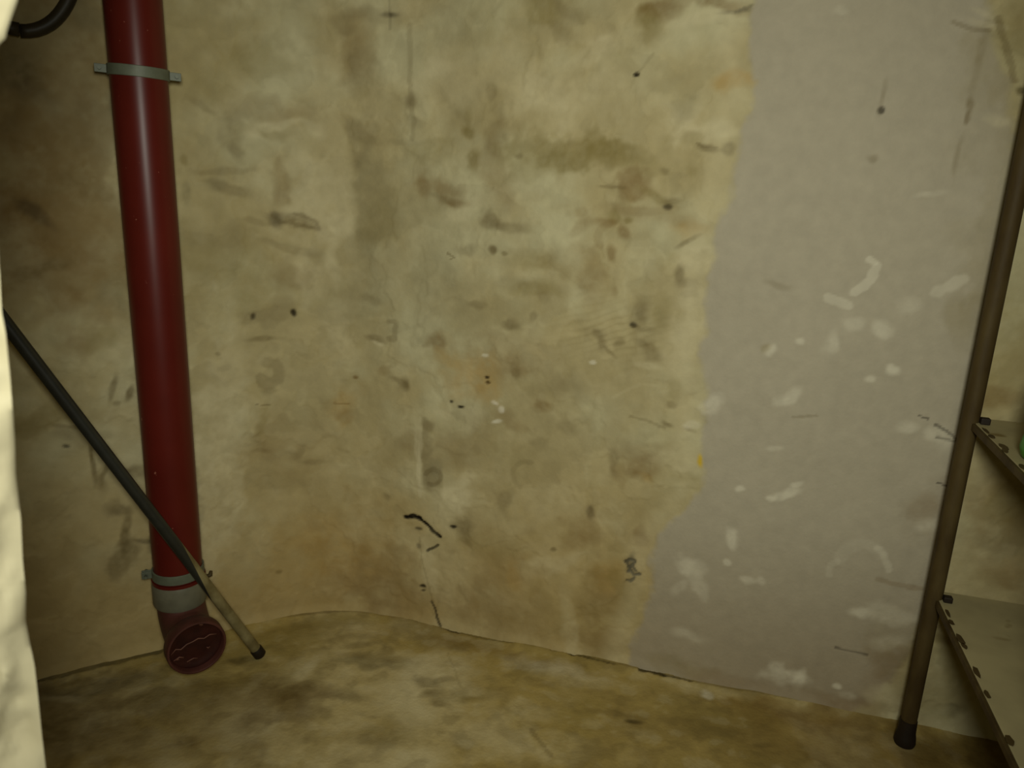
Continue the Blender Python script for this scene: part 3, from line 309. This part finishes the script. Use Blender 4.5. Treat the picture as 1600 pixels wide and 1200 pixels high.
M_WALL = plaster_mat('old_limewashed_plaster', .66, .18, .12)
M_FLOOR = plaster_mat('dusty_cement_floor', .85, .3, .06)
M_RED = simple_mat('red_pipe_paint', (92, 27, 19), .36, 0, .16, 9, .22, spots=((150, 90, 74), 75, .735))
M_REDDULL = simple_mat('dull_red_brown_fitting', (84, 46, 38), .5, 0, .35, 22, .3, bump=.2)
M_PLUG = simple_mat('dark_red_plug', (58, 24, 17), .5, 0, .5, 26, .25, spots=((120, 80, 64), 60, .70), bump=.4)  # recess shade put into the darker colour of the plug
M_GREY = simple_mat('galvanized_steel', (104, 108, 90), .55, .1, .25, 40, .5)
M_RUBBER = simple_mat('grey_rubber_sleeve', (112, 108, 88), .55, 0, .25, 30, .4)
M_RUST = simple_mat('rusty_brown_steel', (80, 66, 36), .65, 0, .35, 26, .2, srgb2=(60, 46, 22), bump=.3, stretch=(1, 1, .35))
M_FOOT = simple_mat('dark_plastic_foot', (34, 24, 14), .6, 0, .3, 40, .3)
M_BOARD = simple_mat('dusty_pale_shelf_board', (172, 160, 120), .6, 0, .18, 12, .2, spots=((124, 108, 66), 9, .62))
M_HOSE = simple_mat('dark_rubber_hose', (54, 46, 30), .5, 0, .3, 30, .4)
M_GREEN = simple_mat('green_plastic', (62, 138, 34), .4, 0, .2, 20, .5)
M_JAMB = simple_mat('cream_gloss_painted_plaster', (194, 184, 152), .6, 0, .16, 14, .2, bump=.4)
M_RODDARK = simple_mat('dark_rod', (40, 40, 34), .42, 0, .25, 40, .5)
M_RODPALE = simple_mat('pale_rod', (136, 124, 86), .45, .0, .3, 30, .3, srgb2=(104, 92, 58))

# ------------------------------------------------------------ walls
def axis(a, b, fa, fb, fine, coarse):
    return np.unique(np.round(np.r_[np.arange(a, fa, coarse), np.arange(fa, fb, fine), np.arange(fb, b + coarse * .5, coarse)], 5))
H_ROOM = 2.15
U = axis(0.02, PS[-1] - .02, .82, 3.22, .0034, .02); V = axis(-.02, H_ROOM, -.02, 1.50, .0034, .02)
A, B = np.meshgrid(U, V)
beige, pale = lin((178, 163, 120)), lin((194, 185, 147))
P = Paint(A, B, beige)
f1 = fbm(A, B, 3.2, 5, 5); f2 = fbm(A, B, 9, 5, 11); f3 = fbm(A + f1 * .05, B * .8, 24, 4, 19); f4 = fbm(A + P.wx * .02, B + P.wy * .02, 6.5, 4, 29)
m = sstep(-.25, .5, f1 * .7 + f2 * .6)[..., None]; P.c = P.c * (1 - m) + pale * m
m = (sstep(.02, .5, f4) * .20)[..., None]; P.c = P.c * (1 - m) + PAL['o'] * m
m = (sstep(.05, .5, f3) * .12)[..., None]; P.c = P.c * (1 - m) + PAL['d'] * m
m = (sstep(.12, .5, -f3) * .12)[..., None]; P.c = P.c * (1 - m) + PAL['l'] * m
pt = sstep(-.01, .045, f4 + .25 * f3)                     # thin skim coats lying over older ones
m = (pt * .10)[..., None]; P.c = P.c * (1 - m) + PAL['l'] * m
pt2 = sstep(.0, .04, fbm(A * .8 + P.wx * .03, B + P.wy * .03, 8.5, 4, 41)); m = (pt2 * .10)[..., None]; P.c = P.c * (1 - m) + PAL['g'] * m
m = (sstep(.62, .05, B) * .36 * sstep(3.0, 2.2, A))[..., None]; P.c = P.c * (1 - m) + PAL['y'] * m      # ochre tint growing towards the foot of the wall
P.c *= (1 + .035 * P.fine)[..., None]
for s in WALL_STAINS_GLINTS: P.blob(*s)
for s in WALL_STROKES: P.stroke(*s)
ge = np.array(GREY_PAINT_EDGE)
edge = np.interp(B[:, 0], ge[:, 1], ge[:, 0])[:, None]
g = sstep(-.006, .010, A - edge + P.wx * .016 + P.fine * .005)
ge2 = np.array(GREY_PAINT_RIGHT_EDGE); edge2 = np.interp(B[:, 0], ge2[:, 1], ge2[:, 0])[:, None]
g = g * sstep(-.012, .016, edge2 - A + P.wx * .02 + P.fine * .005)
lime = (1 - sstep(.0, .05, np.abs(A - edge + .03))) * .25      # thick limewash lip along the painted patch
P.c = P.c * (1 - lime[..., None]) + PAL['l'] * lime[..., None]
gcol = lin((174, 164, 142))[None, None] * (1 + .035 * f2 + .03 * f1 + .02 * P.fine)[..., None]
P.c = P.c * (1 - g[..., None]) + gcol * g[..., None]
m = (sstep(.45, .0, B) * .30 * g)[..., None]; P.c = P.c * (1 - m) + PAL['b'] * m      # lower-right vignette painted as brown at the foot of the grey paint
P.d = P.d * (1 - .7 * g)
for s in GREY_PAINT_MARKS: P.blob(*s)
for s in GREY_PAINT_STROKES: P.stroke(*s)
rough = 1 - .75 * g
D = P.d * .8 + rough * (f1 * .006 + f2 * .0030 + f3 * .0011 + f4 * .0014 + pt * .0013 - pt2 * .0010) + g * (.0015 + f1 * .003)
ridge = np.exp(-(((A - 2.19) / .10) ** 2 + ((B - .80) / .07) ** 2)); D += ridge * .0012 * np.sin((A * .35 - B) * 420 + P.wx * 5)
D += .012 * sstep(.03, -.02, B)
nx, ny = plan_normal(U); px, py = plan(U)
WX = px[None] + nx[None] * D; WY = py[None] + ny[None] * D
ic = int(np.searchsorted(U, 1.589))
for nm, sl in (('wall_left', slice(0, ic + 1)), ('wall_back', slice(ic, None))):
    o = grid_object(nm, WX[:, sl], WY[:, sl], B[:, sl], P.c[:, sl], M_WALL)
    o['kind'] = 'structure'

# ------------------------------------------------------------ floor
FX = axis(-1.8, 2.1, -1.15, 1.30, .0042, .03); FY = axis(-1.3, 1.84, .92, 1.80, .0036, .03)
A, B = np.meshgrid(FX, FY)
P = Paint(A, B, lin((172, 150, 90)))
f1 = fbm(A, B, 3.0, 5, 105); f2 = fbm(A, B, 8, 5, 111); f3 = fbm(A, B * 1.2, 24, 4, 119)
for fld, lo, hi, key, am in ((f1, -.05, .5, 'l', .35), (-f1, .0, .5, 'n', .35), (f2, .0, .5, 'o', .3), (-f2, .1, .5, 'l', .22), (f3, .05, .5, 'd', .28), (-f3, .15, .5, 'l', .18)):
    m = (sstep(lo, hi, fld) * am)[..., None]; P.c = P.c * (1 - m) + PAL[key] * m
P.c *= (1 + .07 * P.fine)[..., None]
for s in FLOOR_STAINS_SHADE: P.blob(*s)
for s in FLOOR_STROKES: P.stroke(*s)
Z = f1 * .004 + f2 * .0022 + f3 * .0009 + P.d
# distance to the wall foot: the screed lips up a little against it
gap = np.interp(FX, PQ[:, 0], PQ[:, 1])[None] - B
Z += .006 * sstep(.05, .0, gap)
grid_object('floor', A, B, Z, P.c, M_FLOOR)['kind'] = 'structure'

# ------------------------------------------------------------ small mesh helpers
def link(name, me, mat, parent=None, smooth=True):
    o = bpy.data.objects.new(name, me); COL.objects.link(o); me.materials.append(mat)
    if smooth: me.polygons.foreach_set('use_smooth', [True] * len(me.polygons))
    if parent is not None:
        o.parent = parent; o.matrix_parent_inverse = Matrix.Identity(4)
        par = parent; t = Vector((0, 0, 0))
        while par is not None: t += par.location; par = par.parent
        me.transform(Matrix.Translation(-t))
    return o
def from_bm(name, bm, mat, parent=None, smooth=True, sharp=None):
    me = bpy.data.meshes.new(name); bmesh.ops.recalc_face_normals(bm, faces=bm.faces); bm.to_mesh(me); bm.free()
    o = link(name, me, mat, parent, smooth)
    if sharp: me.set_sharp_from_angle(angle=math.radians(sharp))
    return o
def tube(bm, pts, rad, seg=20, caps=True, wob=0.0):
    """swept tube; rad may be one radius or one per point"""
    pts = [Vector(p) for p in pts]; n = len(pts); rad = [rad] * n if not hasattr(rad, '__len__') else rad
    T = [(pts[min(i + 1, n - 1)] - pts[max(i - 1, 0)]).normalized() for i in range(n)]
    ref = Vector((0, 0, 1)) if abs(T[0].z) < .9 else Vector((1, 0, 0)); X = (ref - T[0] * ref.dot(T[0])).normalized(); rings = []
    for i in range(n):
        X = (X - T[i] * X.dot(T[i])).normalized(); Y = T[i].cross(X)
        rings.append([bm.verts.new(pts[i] + (X * math.cos(2 * math.pi * k / seg) + Y * math.sin(2 * math.pi * k / seg)) * rad[i] * (1 + wob * (random.random() - .5))) for k in range(seg)])
    for a, b in zip(rings[:-1], rings[1:]):
        for k in range(seg): bm.faces.new((a[k], a[(k + 1) % seg], b[(k + 1) % seg], b[k]))
    if caps: bm.faces.new(rings[0]); bm.faces.new(rings[-1][::-1])
    return rings
def lathe(bm, origin, axis_dir, profile, seg=40, closed=True):
    """profile of (distance along axis, radius); closed joins the last ring to the first"""
    d = Vector(axis_dir).normalized(); ref = Vector((0, 0, 1)) if abs(d.z) < .9 else Vector((1, 0, 0))
    X = (ref - d * ref.dot(d)).normalized(); Y = d.cross(X); o = Vector(origin); rings = []
    for t, r in profile: rings.append([bm.verts.new(o + d * t + (X * math.cos(2 * math.pi * k / seg) + Y * math.sin(2 * math.pi * k / seg)) * r) for k in range(seg)])
    prs = list(zip(rings[:-1], rings[1:])) + ([(rings[-1], rings[0])] if closed else [])
    for a, b in prs:
        for k in range(seg): bm.faces.new((a[k], a[(k + 1) % seg], b[(k + 1) % seg], b[k]))
    return rings
def box(bm, c, ex, ey, ez, bevel=0.0):
    """box about c with half-extent vectors"""
    c, ex, ey, ez = map(Vector, (c, ex, ey, ez)); vs = [bm.verts.new(c + sx * ex + sy * ey + sz * ez) for sx in (-1, 1) for sy in (-1, 1) for sz in (-1, 1)]
    fs = [bm.faces.new([vs[i] for i in f]) for f in ((0, 1, 3, 2), (4, 6, 7, 5), (0, 4, 5, 1), (2, 3, 7, 6), (0, 2, 6, 4), (1, 5, 7, 3))]
    if bevel: bmesh.ops.bevel(bm, geom=list({e for f in fs for e in f.edges}), offset=bevel, segments=2, affect='EDGES', profile=.5)
def thing(name, label, cat, loc, group=None):
    o = bpy.data.objects.new(name, None); COL.objects.link(o); o.location = loc; o.empty_display_size = .05
    o['label'] = label; o['category'] = cat
    if group: o['group'] = group
    return o

# ------------------------------------------------------------ ceiling and the splayed edge of the opening the camera looks through
bm = bmesh.new(); box(bm, (.15, .2, H_ROOM + .05), (1.95, 0, 0), (0, 1.64, 0), (0, 0, .05)); 
from_bm('ceiling', bm, M_BOARD, smooth=False)['kind'] = 'structure'
EDGE = [(0.0, -.372), (.30, -.366), (.6385, -.3555), (.6682, -.355), (.6971, -.354), (.7281, -.3532), (.7474, -.3545), (.7663, -.3553), (.7903, -.3522), (.8163, -.3513), (.8492, -.3485), (.8835, -.3478), (.9097, -.3452), (.9557, -.3426), (.9866, -.3416), (.9995, -.3425), (1.0859, -.3355), (1.15, -.327), (1.1671, -.3223), (1.1691, -.3180), (1.1727, -.3170), (1.1781, -.3145), (1.1853, -.3108), (1.1907, -.3080), (1.25, -.285), (1.4, -.23), (1.7, -.15)]
ez = np.array(EDGE)
zs = np.unique(np.r_[np.linspace(0, .55, 30), np.arange(.55, 1.25, .004), np.linspace(1.25, 1.7, 30)])
ts = np.r_[np.linspace(0, .3, 34), np.linspace(.33, 1, 24)]           # 0 at the far lip, 1 at the near side off the frame
Z, T = np.meshgrid(zs, ts, indexing='ij')
lip = np.interp(Z, ez[:, 0], ez[:, 1]); bumps = fbm(Z, T * .5, 14, 4, 201); bumps2 = fbm(Z * 1.0 + T * .3, T * .4, 36, 3, 207)
rl = 1 - np.exp(-T / .02)
X = lip - T * .22 + (bumps * .010 + bumps2 * .004) * rl
Y = .50 - T * .20 - (bumps * .016 + bumps2 * .005) * rl + .004 * (1 - rl)
bm = bmesh.new(); nz, nt_ = Z.shape
vv = [[bm.verts.new((X[i, j], Y[i, j], Z[i, j])) for j in range(nt_)] for i in range(nz)]
bk = [[bm.verts.new((vv[i][0].co.x - .006, .512, zs[i])), bm.verts.new((vv[i][-1].co.x - .3, .53, zs[i])), bm.verts.new((vv[i][-1].co.x - .3, .30, zs[i]))] for i in range(nz)]
for i in range(nz - 1):
    for j in range(nt_ - 1): bm.faces.new((vv[i][j], vv[i][j + 1], vv[i + 1][j + 1], vv[i + 1][j]))
    ring = lambda k: [vv[k][-1], bk[k][2], bk[k][1], bk[k][0], vv[k][0]]
    a, b = ring(i), ring(i + 1)
    for j in range(4): bm.faces.new((a[j], a[j + 1], b[j + 1], b[j]))
for i in (0, nz - 1): bm.faces.new(vv[i] + [bk[i][0], bk[i][1], bk[i][2]])
o = from_bm('wall_front', bm, M_JAMB, sharp=60); o['kind'] = 'structure'

# ------------------------------------------------------------ red drain pipe in the left corner
AX, AY, R = -.722, 1.53, .0503
pipe = thing('drain_pipe', 'red painted drain pipe standing upright against the left wall', 'pipe', (AX, AY, 0))
bm = bmesh.new(); lathe(bm, (AX, AY, 0), (0, 0, 1), [(.2, R), (.5, R), (.9, R), (1.3, R), (H_ROOM, R), (H_ROOM, R * .9), (.2, R * .9)], 56)
from_bm('pipe_shaft', bm, M_RED, pipe, sharp=50)
def clamp(z, tilt, ear_dir, h=.013, r=R + .0035, lugs=(-1, 1)):
    d = Vector((tilt[0], tilt[1], 1)).normalized(); c = Vector((AX, AY, z))
    bm = bmesh.new(); lathe(bm, c, d, [(-h, R + .0004), (-h, r - .001), (-h + .001, r), (h - .001, r), (h, r - .001), (h, R + .0004)], 56)
    band = from_bm('pipe_clamp', bm, M_GREY, pipe, sharp=40)
    e = Vector((ear_dir[0], ear_dir[1], 0)).normalized(); e = (e - d * e.dot(d)).normalized(); q = d.cross(e)
    for s in lugs:
        bm = bmesh.new()
        for t in (-1, 1): box(bm, c + e * s * (r + .009) + q * t * .0045, e * .0105, q * .0014, d * (h * .75), .0006)
        from_bm('clamp_ear', bm, M_GREY, band, smooth=False)
        bm = bmesh.new(); b0 = c + e * s * (r + .011)
        lathe(bm, b0, q, [(-.016, .0001), (-.016, .0035), (.010, .0035), (.010, .0055), (.0155, .0055), (.0155, .0001)], 6, closed=False)
        from_bm('clamp_bolt', bm, M_GREY, band, smooth=False)
    # stud that carries the clamp on the wall
    n = Vector((.564, -.826, 0)); bm = bmesh.new(); p0 = c - n * (r - .002); tube(bm, [p0, p0 - n * .05], .005, 10)
    from_bm('wall_stud', bm, M_GREY, band)
    return band
clamp(1.262, (.05, -.02), (.90, .44), .0098)
clamp(.232, (-.01, .0), (.92, .39), .0105, lugs=(-1,))
# grey sleeve, red sealing ring, then the bend with its open socket
bm = bmesh.new(); lathe(bm, (AX, AY, 0), (0, 0, 1), [(.2125, R + .001), (.2125, R + .0055), (.2195, R + .0055), (.2195, R + .001)], 56)
from_bm('sealing_ring', bm, M_RED, pipe, sharp=40)
bm = bmesh.new(); lathe(bm, (AX, AY, 0), (0, 0, 1), [(.157, R + .0005), (.157, R + .004), (.162, R + .006), (.205, R + .006), (.2115, R + .0035), (.2115, R + .0005)], 56)
from_bm('rubber_sleeve', bm, M_RUBBER, pipe, sharp=40)
n = Vector((.60, -.80, 0)); BR = .062; zc = .104
pts = [(AX, AY, .175), (AX, AY, zc + BR)]
for k in range(1, 13):
    a = k / 12 * math.pi / 2; pts.append(Vector((AX, AY, zc + BR)) + n * (BR * (1 - math.cos(a))) + Vector((0, 0, -BR * math.sin(a))))
pts.append(pts[-1] + n * .030)
bm = bmesh.new(); tube(bm, pts, [R + .0] * len(pts), 48, caps=False)
bend = from_bm('pipe_bend', bm, M_REDDULL, pipe)
s0 = Vector((AX, AY, zc)) + n * (BR + .020); SR = .0615
bm = bmesh.new(); lathe(bm, s0, n, [(0, R - .002), (0, R + .002), (.008, SR - .002), (.014, SR), (.038, SR), (.042, SR - .0015), (.0425, SR - .005), (.041, SR - .0065), (.012, SR - .0065), (.010, R - .004)], 56)
from_bm('socket_rim', bm, M_REDDULL, bend, sharp=50)
bm = bmesh.new(); rr = SR - .0068
rings = lathe(bm, s0 + n * .012, n, [(.004, rr), (.014, rr), (.0145, rr - .004), (.012, rr - .008), (.013, rr * .5), (.0135, .004)], 48, closed=False)
bm.faces.new(rings[-1][::-1]); bm.faces.new(rings[0])
from_bm('socket_plug', bm, M_PLUG, bend, sharp=40)

M_CRUST = simple_mat('dried_paint_crust', (118, 78, 62), .5, 0, .2, 40, .3)
pa = Vector((n.y, -n.x, 0)).normalized(); pa = pa if pa.x > 0 else -pa; pc = s0 + n * .0285
for line in ([(-.050, -.006), (-.040, .004), (-.030, .000), (-.018, .008), (-.006, .010), (.006, .014), (.018, .010), (.030, .015), (.044, .012)], [(-.046, -.022), (-.034, -.017), (-.026, -.021)], [(-.020, -.034), (-.006, -.030), (.002, -.033)], [(.022, -.013), (.025, -.016), (.029, -.014)]):
    bm = bmesh.new(); tube(bm, [pc + pa * a + Vector((0, 0, b)) for a, b in line], [.0007 + .0008 * random.random() for _ in line], 6)
    from_bm('paint_crust', bm, M_CRUST, bend)

# small bent hook in the wall right of the lower clamp
HOOK_U, HOOK_V = 1.2276, 0.1808
hp = wall_point(HOOK_U, HOOK_V, .012); hx = Vector((.826, .564, 0)); hz = Vector((0, 0, 1)); hn = Vector((.564, -.826, 0))
bm = bmesh.new(); tube(bm, [hp - hn * .04 - hx * .012, hp - hx * .012, hp - hx * .010 + hn * .012 - hz * .002, hp - hx * .002 + hn * .016 - hz * .007, hp + hx * .006 + hn * .016 - hz * .005, hp + hx * .008 + hn * .015 + hz * .004], [.0045, .0045, .005, .005, .0055, .0035], 12)
o = from_bm('wall_hook', bm, M_RUST); o['label'] = 'small bent rusty hook in the wall just right of the red pipe'; o['category'] = 'hook'

# ------------------------------------------------------------ rod leaning across the pipe
RA, RB = Vector((-.558, 1.557, .004)), Vector((-.8920, 1.298, .8455))
rod = thing('leaning_rod', 'thin dark rod with pale lower end leaning across the red pipe', 'rod', RA)
d = (RB - RA); Ld = d.length; d = d.normalized(); rr = .0118
TS = .30                                              # dark length ends here, along a slant
q = Vector((0, 0, 1)).cross(d).normalized(); w2 = d.cross(q)
bm = bmesh.new(); seg = 24; rings = []
def rod_ring(f): return [bm.verts.new(RA + d * f(math.cos(2 * math.pi * k / seg), math.sin(2 * math.pi * k / seg)) + (q * math.cos(2 * math.pi * k / seg) + w2 * math.sin(2 * math.pi * k / seg)) * rr) for k in range(seg)]
def skin(rings):
    for a, b in zip(rings[:-1], rings[1:]):
        for k in range(seg): bm.faces.new((a[k], a[(k + 1) % seg], b[(k + 1) % seg], b[k]))
slant = lambda c, s: TS * Ld + SL * s
SL = .085
rg = [rod_ring(slant), rod_ring(lambda c, s: .6 * Ld), rod_ring(lambda c, s: Ld), rod_ring(lambda c, s: Ld * 1.12)]; skin(rg); bm.faces.new(rg[-1][::-1])
from_bm('dark_length', bm, M_RODDARK, rod, sharp=50)
bm = bmesh.new(); rg = [rod_ring(lambda c, s: .022), rod_ring(lambda c, s: .12), rod_ring(slant)]; skin(rg); bm.faces.new(rg[0])
pb = from_bm('pale_length', bm, M_RODPALE, rod, sharp=50); pb['label'] = 'pale lower length of the rod'
bm = bmesh.new(); tube(bm, [RA + d * 0.0, RA + d * .003, RA + d * .022, RA + d * .026], [rr * .9, rr * 1.18, rr * 1.18, rr * 1.05], 24)
t = from_bm('end_cap', bm, M_FOOT, rod, sharp=50); t['label'] = 'dark cap on the foot of the rod'

# ------------------------------------------------------------ hose loop high on the left wall
hose = thing('hose_loop', 'loop of dark rubber hose hanging high on the left wall', 'hose', wall_point(.9833, 1.30, .02))
bm = bmesh.new(); pts = []
for k in range(49):
    a = -math.pi / 2 + 2 * math.pi * k / 48; rad = .094 + .004 * math.sin(3 * a)
    pts.append(wall_point(.9780 + rad * math.cos(a), 1.4180 + rad * 1.02 * math.sin(a), .022 + .016 * (k / 48)))
tube(bm, pts, .0118, 16)
from_bm('hose', bm, M_HOSE, hose)
bm = bmesh.new(); p0 = wall_point(.978, 1.497, -.01); tube(bm, [p0, wall_point(.978, 1.497, .05), wall_point(.978, 1.510, .055)], .005, 10)
from_bm('hanging_nail', bm, M_RUST, hose)

# ------------------------------------------------------------ metal shelf unit at the right wall
ex = Vector((.964, -.266, 0)); ey = Vector((-.247, -.969, 0)).normalized(); ey = (ey - ex * ey.dot(ex)).normalized(); ezv = Vector((0, 0, 1))
P0 = Vector((.845, 1.357, 0)); WID, DEP = .78, .60; PW = .0135
unit = thing('shelf_unit', 'narrow metal shelf unit with rusty brown posts and pale dusty boards at the right edge', 'shelf', P0)
def post(p, front):
    bm = bmesh.new(); tube(bm, [p + ezv * z for z in (.03, .2, .36, .5, .70, .9, 1.1, 1.3, 1.5)], .0152, 24)
    o = from_bm('shelf_post', bm, M_RUST, unit, sharp=50)
    bm = bmesh.new(); lathe(bm, p, (0, 0, 1), [(0, .0001), (0, .019), (.006, .021), (.020, .0195), (.030, .0175), (.058, .0165), (.060, .0001)], 24, closed=False)
    f = from_bm('post_foot', bm, M_FOOT, o, sharp=40); f['label'] = 'dark foot at the bottom of the post'
for a in (0, 1):
    for b in (0, 1): post(P0 + ex * (WID * a) + ey * (DEP * b), b)
for z in (.335, .697, 1.46):
    c = P0 + ex * (WID / 2) + ey * (DEP / 2) + ezv * z
    back = .028                                          # the boards reach past the posts towards the wall
    bm = bmesh.new(); box(bm, c - ey * back * .5, ex * (WID / 2 - .006), ey * (DEP / 2 + back * .5), ezv * .006, .0012)
    bd = from_bm('shelf_board', bm, M_BOARD, unit, smooth=False)
    for s in (-1, 1):
        bm = bmesh.new(); box(bm, c + ex * s * (WID / 2 - .003) - ezv * .001, ex * .003, ey * (DEP / 2 - .004), ezv * .0062, .001)
        from_bm('edge_rail', bm, M_RUST, bd, smooth=False)
        bm = bmesh.new(); box(bm, c + ex * s * (WID / 2 - .020) - ey * (DEP / 2 - .014) + ezv * .012, ex * .008, ey * .007, ezv * .006, .002)
        from_bm('corner_bracket', bm, M_FOOT, bd, smooth=False)

    if z < 1:
        for k, (t, wd, ln) in enumerate(((.060, .0035, .018), (.095, .0045, .012), (.15, .006, .020), (.172, .004, .012), (.25, .005, .018), (.31, .004, .012), (.42, .005, .018))):
            bm = bmesh.new(); q0 = P0 + ey * t + ex * (.004 + wd * (1 + .8 * random.random())) + ezv * (z + .0064); m_ = 9
            vs = [bm.verts.new(q0 + ex * wd * math.cos(6.283 * j / m_) * (1 + .5 * (random.random() - .5)) + ey * ln * math.sin(6.283 * j / m_) * (.6 + .5 * random.random())) for j in range(m_)]
            f = bm.faces.new(vs); r_ = bmesh.ops.extrude_face_region(bm, geom=[f])
            bmesh.ops.translate(bm, verts=[g for g in r_['geom'] if isinstance(g, bmesh.types.BMVert)], vec=(0, 0, .0012))
            from_bm('rust_flake', bm, M_RUST, bd, smooth=False)

# green container standing on the middle board, only its left flank is in view
gp = Vector((0.861, 1.139, .7032)); 
tub = thing('green_container', 'green plastic container on the upper shelf board, cut off at the right edge', 'container', gp)
bm = bmesh.new(); lathe(bm, gp, (0, 0, 1), [(0, .0001), (0, .046), (.004, .052), (.018, .0560), (.030, .0545), (.05, .049), (.12, .047), (.135, .040), (.15, .024), (.165, .022), (.165, .0001)], 36, closed=False)
from_bm('container_body', bm, M_GREEN, tub, sharp=50)
bm = bmesh.new(); lathe(bm, gp, (0, 0, 1), [(.160, .0235), (.160, .025), (.182, .025), (.185, .023), (.185, .0001)], 28, closed=False)
from_bm('screw_cap', bm, M_GREEN, tub, sharp=40)
